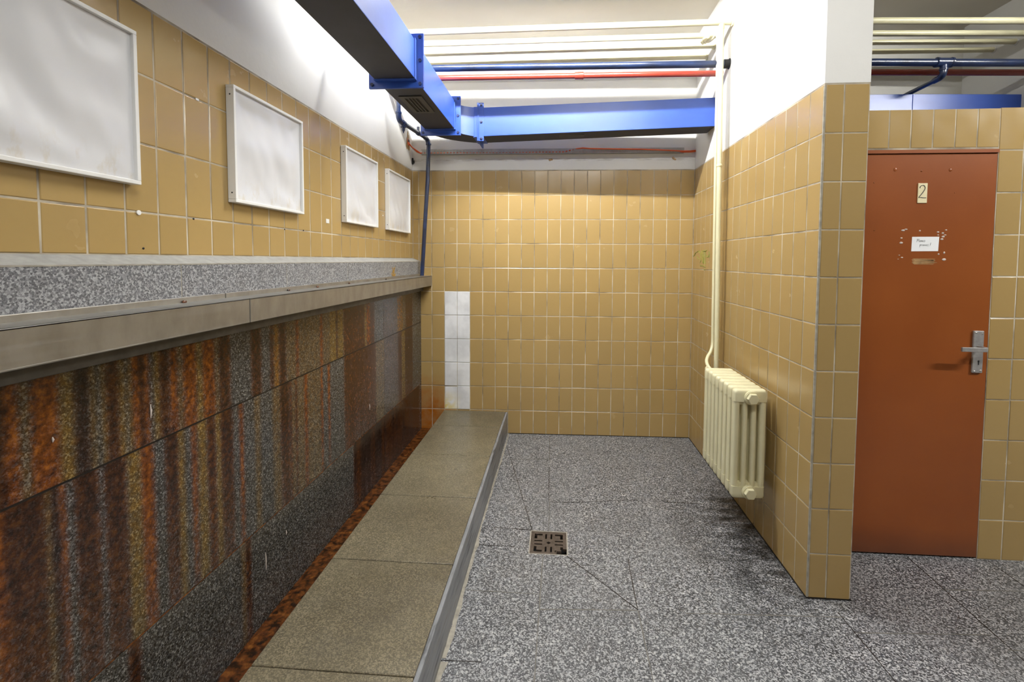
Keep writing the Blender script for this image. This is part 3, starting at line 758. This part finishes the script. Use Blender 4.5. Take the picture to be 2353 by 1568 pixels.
# the same run carried on behind the partition, over the cubicle
duct2 = thing('ventilation_duct', (1.08, -.4, 2.41), 'blue duct showing as a band above the cubicle wall', 'duct')
m = MB(); m.hexa([(PT,-.47,2.41),(1.30,-.47,2.40),(1.30,-.29,2.40),(PT,-.29,2.41),(PT,-.47,2.615),(1.30,-.47,2.607),(1.30,-.29,2.607),(PT,-.29,2.615)]); m.build('duct_section', M['blue'], duct2, bevel=.002)
m = MB(); m.hexa([(1.302,-.47,2.40),(1.99,-.47,2.395),(1.99,-.29,2.395),(1.302,-.29,2.40),(1.302,-.47,2.607),(1.99,-.47,2.592),(1.99,-.29,2.592),(1.302,-.29,2.607)]); m.build('duct_section', M['blue'], duct2, bevel=.002)

# ------------------------------------------------------------------ pipes under the ceiling
HP = [('topmost cream heating pipe, nearest the camera below the ceiling', -.757, 2.972, 2.980, 2.958, 2.925, .0195),
      ('cream heating pipe second from the ceiling, thin riser hanging from it', -.564, 2.985, 2.990, 2.975, 2.945, .0185),
      ('cream heating pipe third from the ceiling', -.409, 2.985, 2.990, 2.988, 2.965, .0175),
      ('lowest and rearmost of the four cream heating pipes', -.249, 2.975, 2.983, 2.992, 2.982, .0175)]
for i, (lab, y, za, zb_, zc_, zd, r) in enumerate(HP):
    o = thing('heating_pipe', (0, y, zb_), lab, 'pipe', 'cream heating pipes under the ceiling')
    m = MB(); m.tube([(-2.305,y,za),(-1.2,y,(za+zb_)/2+.001),(0,y,zb_),(.9,y,zc_),(1.992,y,zd)], r, 20); m.build('pipe', M['cream'], o, smooth=50)
    m = MB(); m.lathe((-.012, y, zb_), (1,0,0), [(0,r+.002),(.002,r+.007),(.012,r+.008)], 20); m.build('wall_collar', M['cream'], o, smooth=40)
    m = MB(); m.lathe((1.984, y, zd), (1,0,0), [(0,r+.002),(.002,r+.006),(.008,r+.006)], 20); m.build('wall_collar', M['plaster'], o, smooth=40)
bp = thing('water_pipe', (0, -.70, 2.74), 'dark blue water pipe between the cream pipes and the red pipe', 'pipe')
m = MB(); m.tube([(-2.205,-.70,2.762),(0,-.70,2.743),(.9,-.70,2.731),(1.992,-.70,2.700)], .0225, 20); m.build('pipe', M['navy'], bp, smooth=50)
m = MB(); m.lathe((-.035,-.70,2.743), (1,0,0), [(0,.0235),(.002,.028),(.030,.028),(.036,.034)], 20); m.build('wall_collar', M['black'], bp, smooth=40)
m = MB(); m.lathe((1.262,-.70,2.7218), (1,0,-.028), [(0,.024),(.002,.030),(.012,.030),(.014,.027),(.086,.027),(.088,.030),(.098,.030),(.1,.024)], 20)
m.lathe((1.312,-.70,2.715), (0,0,-1), [(0,.020),(.030,.020),(.032,.0225),(.044,.0225),(.046,.018),(.052,.018)], 20); m.build('tee', M['navy'], bp, smooth=40)
m = MB(); m.tube([(1.312,-.70,2.675)]+arc((1.312,-.70,2.665),(1.312,-.70,2.638),(1.314,-.668,2.636),6)+[(1.318,-.62,2.636)], .0185, 16)
m.build('elbow', M['navy'], bp, smooth=50)
m = MB(); m.tube([(1.316,-.66,2.636),(1.350,-.01,2.640)], .0145, 16); m.build('branch', M['navy'], bp, smooth=50)
rp = thing('gas_pipe', (0, -.57, 2.74), 'red pipe running below the dark blue pipe', 'pipe')
m = MB(); m.tube([(-2.30,-.585,2.742),(-.47,-.585,2.732),(0,-.585,2.728),(.965,-.585,2.713),(1.992,-.585,2.688)], .0195, 20); m.build('pipe', M['red'], rp, smooth=50)
m = MB(); m.lathe((-.990,-.585,2.7349), (1,0,-.0055), [(0,.021),(.004,.0245),(.050,.0255),(.060,.0255),(.062,.0215)], 20); m.build('coupling', M['red'], rp, smooth=40)

# ------------------------------------------------------------------ radiator and its pipes
rd = thing('radiator_pipe', (-.058, -.757, .8), 'cream riser dropping from the top heating pipe to the radiator', 'pipe')
m = MB(); m.tube([(-.072,-.757,2.966),(-.066,-.757,2.3),(-.052,-.757,.9),(-.052,-.757,.40)]+arc((-.052,-.757,.36),(-.052,-.757,.312),(-.085,-.83,.312),5)+[(-.12,-.94,.312)], .0155, 18); m.build('pipe', M['cream'], rd, smooth=50)
m = MB(); m.lathe((-.064,-.757,2.07), (0,0,1), [(0,.0158),(.003,.018),(.016,.018),(.019,.0158)], 18); m.build('coupling', M['cream'], rd, smooth=40)
m = MB(); m.lathe((-.0715,-.757,2.935), (0,0,1), [(0,.0158),(.004,.0185),(.03,.0185)], 18); m.build('tee', M['cream'], rd, smooth=40)
r2 = thing('radiator_pipe', (-.09, -.62, .8), 'thin cream return pipe bending into the far end of the radiator', 'pipe')
m = MB(); m.tube([(-.100,-.564,2.975)]+arc((-.100,-.572,2.952),(-.105,-.60,2.925),(-.090,-.66,2.930),5)+arc((-.085,-.69,2.934),(-.078,-.715,2.937),(-.077,-.715,2.86),5)+
        [(-.074,-.715,2.3),(-.064,-.715,.98)]+arc((-.064,-.715,.93),(-.066,-.72,.875),(-.11,-.77,.845),6)+arc((-.125,-.80,.835),(-.15,-.84,.81),(-.125,-.90,.778),6)+[(-.12,-.95,.765)], .0105, 14); m.build('pipe', M['cream'], r2, smooth=50)
m = MB(); m.lathe((-.13,-.900,.772), (-.1,.8,.2), [(0,.018),(.012,.018),(.014,.014),(.03,.014),(.032,.019),(.05,.019)], 8); m.build('valve', M['cream'], r2, smooth=30)
m = MB(); m.lathe((-.115,-.575,2.955), (-.6,.3,-.5), [(-.03,.0165),(-.012,.0165),(-.01,.021),(.014,.021),(.016,.013),(.03,.013)], 8); m.build('tee', M['cream'], r2, smooth=30)

RX0, RX1, RZ0, RZ1, NS, PITCH = -.203, -.040, .262, .822, 8, .0617
RY0 = -1.472+.024
rad = thing('radiator', (-.12, -1.23, RZ0), 'cream cast iron column radiator hung on the tiled partition', 'radiator')
xs = [RX0+.0165, RX0+.0165+(.163-.033)/3, RX0+.0165+2*(.163-.033)/3, RX1-.0165]
def rrect(x0, x1, z0, z1, r, y, k=5, top=True, bot=True):
    pts = []
    for cx, cz, a0, on in ((x1-r, z1-r, 0, top), (x0+r, z1-r, PI/2, top), (x0+r, z0+r, PI, bot), (x1-r, z0+r, 3*PI/2, bot)):
        if on: pts += [(cx+r*math.cos(a0+PI/2*i/k), y, cz+r*math.sin(a0+PI/2*i/k)) for i in range(k+1)]
        else: pts.append((cx+r*math.cos(a0+PI/4)*1.414, y, cz+r*math.sin(a0+PI/4)*1.414))
    return pts
def rad_section(yc):
    m = MB()
    for i, x in enumerate(xs):
        ex = .0165 if i in (0, 3) else .0135; ey = .0215 if i in (0, 3) else .0195
        n0 = []; 
        for z in (RZ0+.03, RZ1-.03):
            n0.append([(x+ex*math.copysign(abs(math.cos(t))**.75, math.cos(t)), yc+ey*math.copysign(abs(math.sin(t))**.75, math.sin(t)), z) for t in [2*PI*j/16 for j in range(16)]])
        m.loft(n0)
    for z0, z1, tp in ((RZ1-.062, RZ1, True), (RZ0, RZ0+.062, False)):
        for hy, ins in ((.0255, 0),):
            rg = []
            for yy, q in ((-.0240,.009),(-.019,.003),(-.011,0),(.011,0),(.019,.003),(.0240,.009)):
                rg.append(rrect(RX0+q, RX1-q, z0+(q if not tp else 0), z1-(q if tp else 0), .016, yc+yy, top=tp, bot=not tp))
            m.loft(rg)
        zc = (z0+z1)/2 + (-.008 if tp else .008)
        m.tube([(-.1215,yc-.0305,zc),(-.1215,yc+.0305,zc)], .034, 20)
    for a, b in ((xs[0],xs[1]),(xs[1],xs[2]),(xs[2],xs[3])):   # rounded throats where the columns meet the headers
        m.box(a, b, yc-.012, yc+.012, RZ1-.078, RZ1-.06); m.box(a, b, yc-.012, yc+.012, RZ0+.06, RZ0+.078)
    return m
s0 = rad_section(RY0).build('section', M['cream'], rad, smooth=50)
for i in range(1, NS):
    c = s0.copy(); COL.objects.link(c); c.parent = rad; c.location = (0, PITCH*i, 0)
for z in (RZ1-.039, RZ0+.039):
    m = MB(); yb = RY0-.030
    m.lathe((-.1215, yb, z), (0,-1,0), [(0,.036),(.006,.035),(.0065,.0325),(.012,.0325)], 24)
    m.lathe((-.1215, yb-.012, z), (0,-1,0), [(0,.0285),(.016,.0285),(.0185,.0255),(.019,.0)], 6)
    m.build('end_plug', M['cream'], rad, smooth=25)
for y in (RY0+.09, RY0+.36):
    for z in (RZ1-.08, RZ0+.09):
        m = MB(); m.box(-.05, -.001, y-.008, y+.008, z-.01, z+.01); m.build('wall_bracket', M['cream'], rad)

# ------------------------------------------------------------------ flush pipe in the left corner
fp = thing('flush_pipe', (-2.17, -.15, 1.34), 'dark blue flush pipe dropping down the left corner to the steel channel', 'pipe')
m = MB(); m.tube([(-2.19,-.70,2.76),(-2.19,-.70,2.47)], .0145, 16); m.tube([(-2.186,-.655,2.4205),(-2.150,-.19,2.432)], .0155, 16)
m.tube([(-2.138,-.150,2.395),(-2.148,-.150,2.1),(-2.172,-.150,1.75),(-2.198,-.150,1.335)], .0160, 16); m.build('pipe', M['navy'], fp, smooth=50)
m = MB(); m.tube([(-2.19,-.70,2.475)]+arc((-2.19,-.70,2.46),(-2.19,-.70,2.420),(-2.187,-.66,2.4205),7), .0185, 16)
m.lathe((-2.19,-.70,2.462), (0,0,1), [(0,.0185),(.002,.0215),(.012,.0215),(.014,.016)], 16)
m.build('elbow', M['navy'], fp, smooth=50)
m = MB(); m.tube(arc((-2.152,-.20,2.432),(-2.146,-.150,2.436),(-2.1385,-.150,2.392),8), .0185, 16)
m.lathe((-2.139,-.150,2.384), (0,0,1), [(0,.0165),(.002,.0215),(.012,.0215),(.014,.018)], 16); m.build('elbow', M['navy'], fp, smooth=50)
m = MB(); m.lathe((-2.185,-.635,2.421), (.077,.99,.02), [(0,.0165),(.002,.0205),(.030,.0205),(.032,.0165)], 16); m.lathe((-2.184,-.620,2.412), (0,0,-1), [(0,.013),(.010,.013),(.012,.020),(.020,.020),(.022,.013),(.040,.011),(.052,.004),(.060,.003)], 12); m.build('drain_valve', M['navy'], fp, smooth=40)
m = MB(); m.lathe((-2.163,-.36,2.428), (.077,.99,.02), [(0,.0165),(.002,.0205),(.026,.0205),(.028,.0165)], 16); m.box(-2.172, -2.152, -.352, -.340, 2.43, 2.475); m.build('pipe_clamp', M['navy'], fp, smooth=40)

# ------------------------------------------------------------------ cable tray, cables, junction hole
tray = thing('cable_tray', (-1.16, -.02, 2.345), 'thin perforated metal cable tray across the back wall', 'cable tray')
m = MB(); u0, u1 = .095, 2.224; za, zb2 = 2.329, 2.371
slabbox(m, u0, u1, za, za+.003, .002, .030); slabbox(m, u0, u1, za, zb2, .0015, .003)
slabbox(m, u0, u1, za, za+.009, .028, .030); slabbox(m, u0, u1, zb2-.009, zb2, .028, .030)
u = u0
while u < u1: slabbox(m, u, u+.012, za+.009, zb2-.009, .0282, .0298); u += .027
m.build('rail', M['galv'], tray)
cb = thing('electric_cable', (-1.1, -.03, 2.345), 'orange electric cable lying along the perforated tray', 'cable')
def bk(u, z, n): return Vector(back(u, z, n))
m = MB()
p1 = [(-2.300,-.145,2.400),(-2.285,-.12,2.377),(-2.268,-.085,2.366),(-2.235,-.062,2.344)]
pts = p1 + [tuple(bk(2.20-i*.21, 2.3415+.0016*math.sin(i*1.7), .017)) for i in range(5)] + [tuple(bk(1.05,2.345,.018)), tuple(bk(.97,2.366,.024)), tuple(bk(.90,2.372,.033)), tuple(bk(.84,2.366,.036)), tuple(bk(.66,2.362,.036)), tuple(bk(.45,2.358,.036)), tuple(bk(.25,2.350,.036)), tuple(bk(.11,2.342,.034)), tuple(bk(.05,2.346,.018)), tuple(bk(.0,2.352,.010))]
m.tube(pts, .0052, 8); m.build('cable', M['cable'], cb, smooth=60)
cb2 = thing('electric_cable', (-1.1, -.03, 2.34), 'lower second orange cable sagging beside the first at the tray ends', 'cable')
m = MB()
pts = [(-2.300,-.13,2.393),(-2.280,-.095,2.372),(-2.258,-.075,2.350),(-2.225,-.060,2.338)] + [tuple(bk(2.15-i*.33, 2.337+.001*math.sin(i*2), .020)) for i in range(7)] + [tuple(bk(.09,2.334,.032)), tuple(bk(.04,2.338,.018)), tuple(bk(.0,2.343,.012))]
m.tube(pts, .0042, 8); m.build('cable', M['cable'], cb2, smooth=60)
jb = thing('junction_box', (-2.305, -.15, 2.40), 'orange junction box in a broken plaster hole near the left corner', 'junction box')
m = MB()
for yy, zz, ry, rz in ((-.158,2.455,.014,.045),(-.138,2.442,.012,.030),(-.172,2.415,.016,.035),(-.180,2.375,.020,.028),(-.135,2.372,.022,.024)): m.blob((WL+.001, yy, zz), .0035, ry, rz, 10, 6)
m.build('broken_plaster', M['brick'], jb, smooth=40)
m = MB(); m.box(WL, WL+.006, -.178, -.128, 2.385, 2.435); m.build('box', M['cable'], jb, bevel=.002)
m = MB(); m.box(WL+.004, WL+.0068, -.172, -.134, 2.412, 2.431); m.build('opening', M['black'], jb)
br = MB(); br.box(WL, WL+.012, -.060, -.046, 2.255, 2.305); br.box(WL+.012, WL+.020, -.058, -.048, 2.262, 2.285)
tag(br.build('angle_bracket', M['black'], None, bevel=.002), 'small black bracket at the left corner below the orange cables', 'bracket')
m = MB()
for u in (1.161, .169):
    for k in range(6): m.blob(back(u+random.uniform(-.012,.012), 2.288+random.uniform(-.012,.012), .002), .009, .005, .008, 7, 4)
tag(m.build('dowel_hole', M['brick'], wall_back, smooth=40), 'broken-out dowel holes', kind='structure')

# ------------------------------------------------------------------ fluorescent lamps (just out of the frame)
def lamp(k, x0, x1, y, z, lab, skirt=None):
    o = thing('fluorescent_lamp', ((x0+x1)/2, y, z), lab, 'lamp', 'fluorescent lamps on the ceiling')
    m = MB(); m.box(x0-.03, x1+.03, y-.045, y+.045, z+.030, CEIL); m.box(x0-.03, x1+.03, y-.15, y+.15, z+.020, z+.030)
    if skirt: m.box(x0-.03, x1+.03, y-.053, y-.047, z-.045, z+.06)
    m.build('housing', M['white_frame'], o)
    m = MB(); m.cyl((x0, y, z), (x1, y, z), .014, 12); m.build('tube', M['tube'][k], o)
lamp(0, -2.0, -.5, -1.22, 3.12, 'white fluorescent batten on the ceiling above the blue duct', True)
lamp(1, 2.0, 3.2, -2.9, 3.12, 'white fluorescent batten on the ceiling in front of the cubicles')
lamp(2, -1.4, -.2, -3.45, 3.12, 'white fluorescent batten on the ceiling over the near end of the urinal')

w = bpy.data.worlds.new('world'); scene.world = w; w.use_nodes = True
w.node_tree.nodes['Background'].inputs[0].default_value = (.02,.02,.02,1)
vs = scene.view_settings; vs.view_transform = 'Standard'; vs.look = 'None'; vs.gamma = 1; vs.use_curve_mapping = False; vs.exposure = 0.0
scene.cycles.use_denoising = True
scene.cycles.max_bounces = 10; scene.cycles.diffuse_bounces = 6
scene.cycles.sample_clamp_indirect = 6
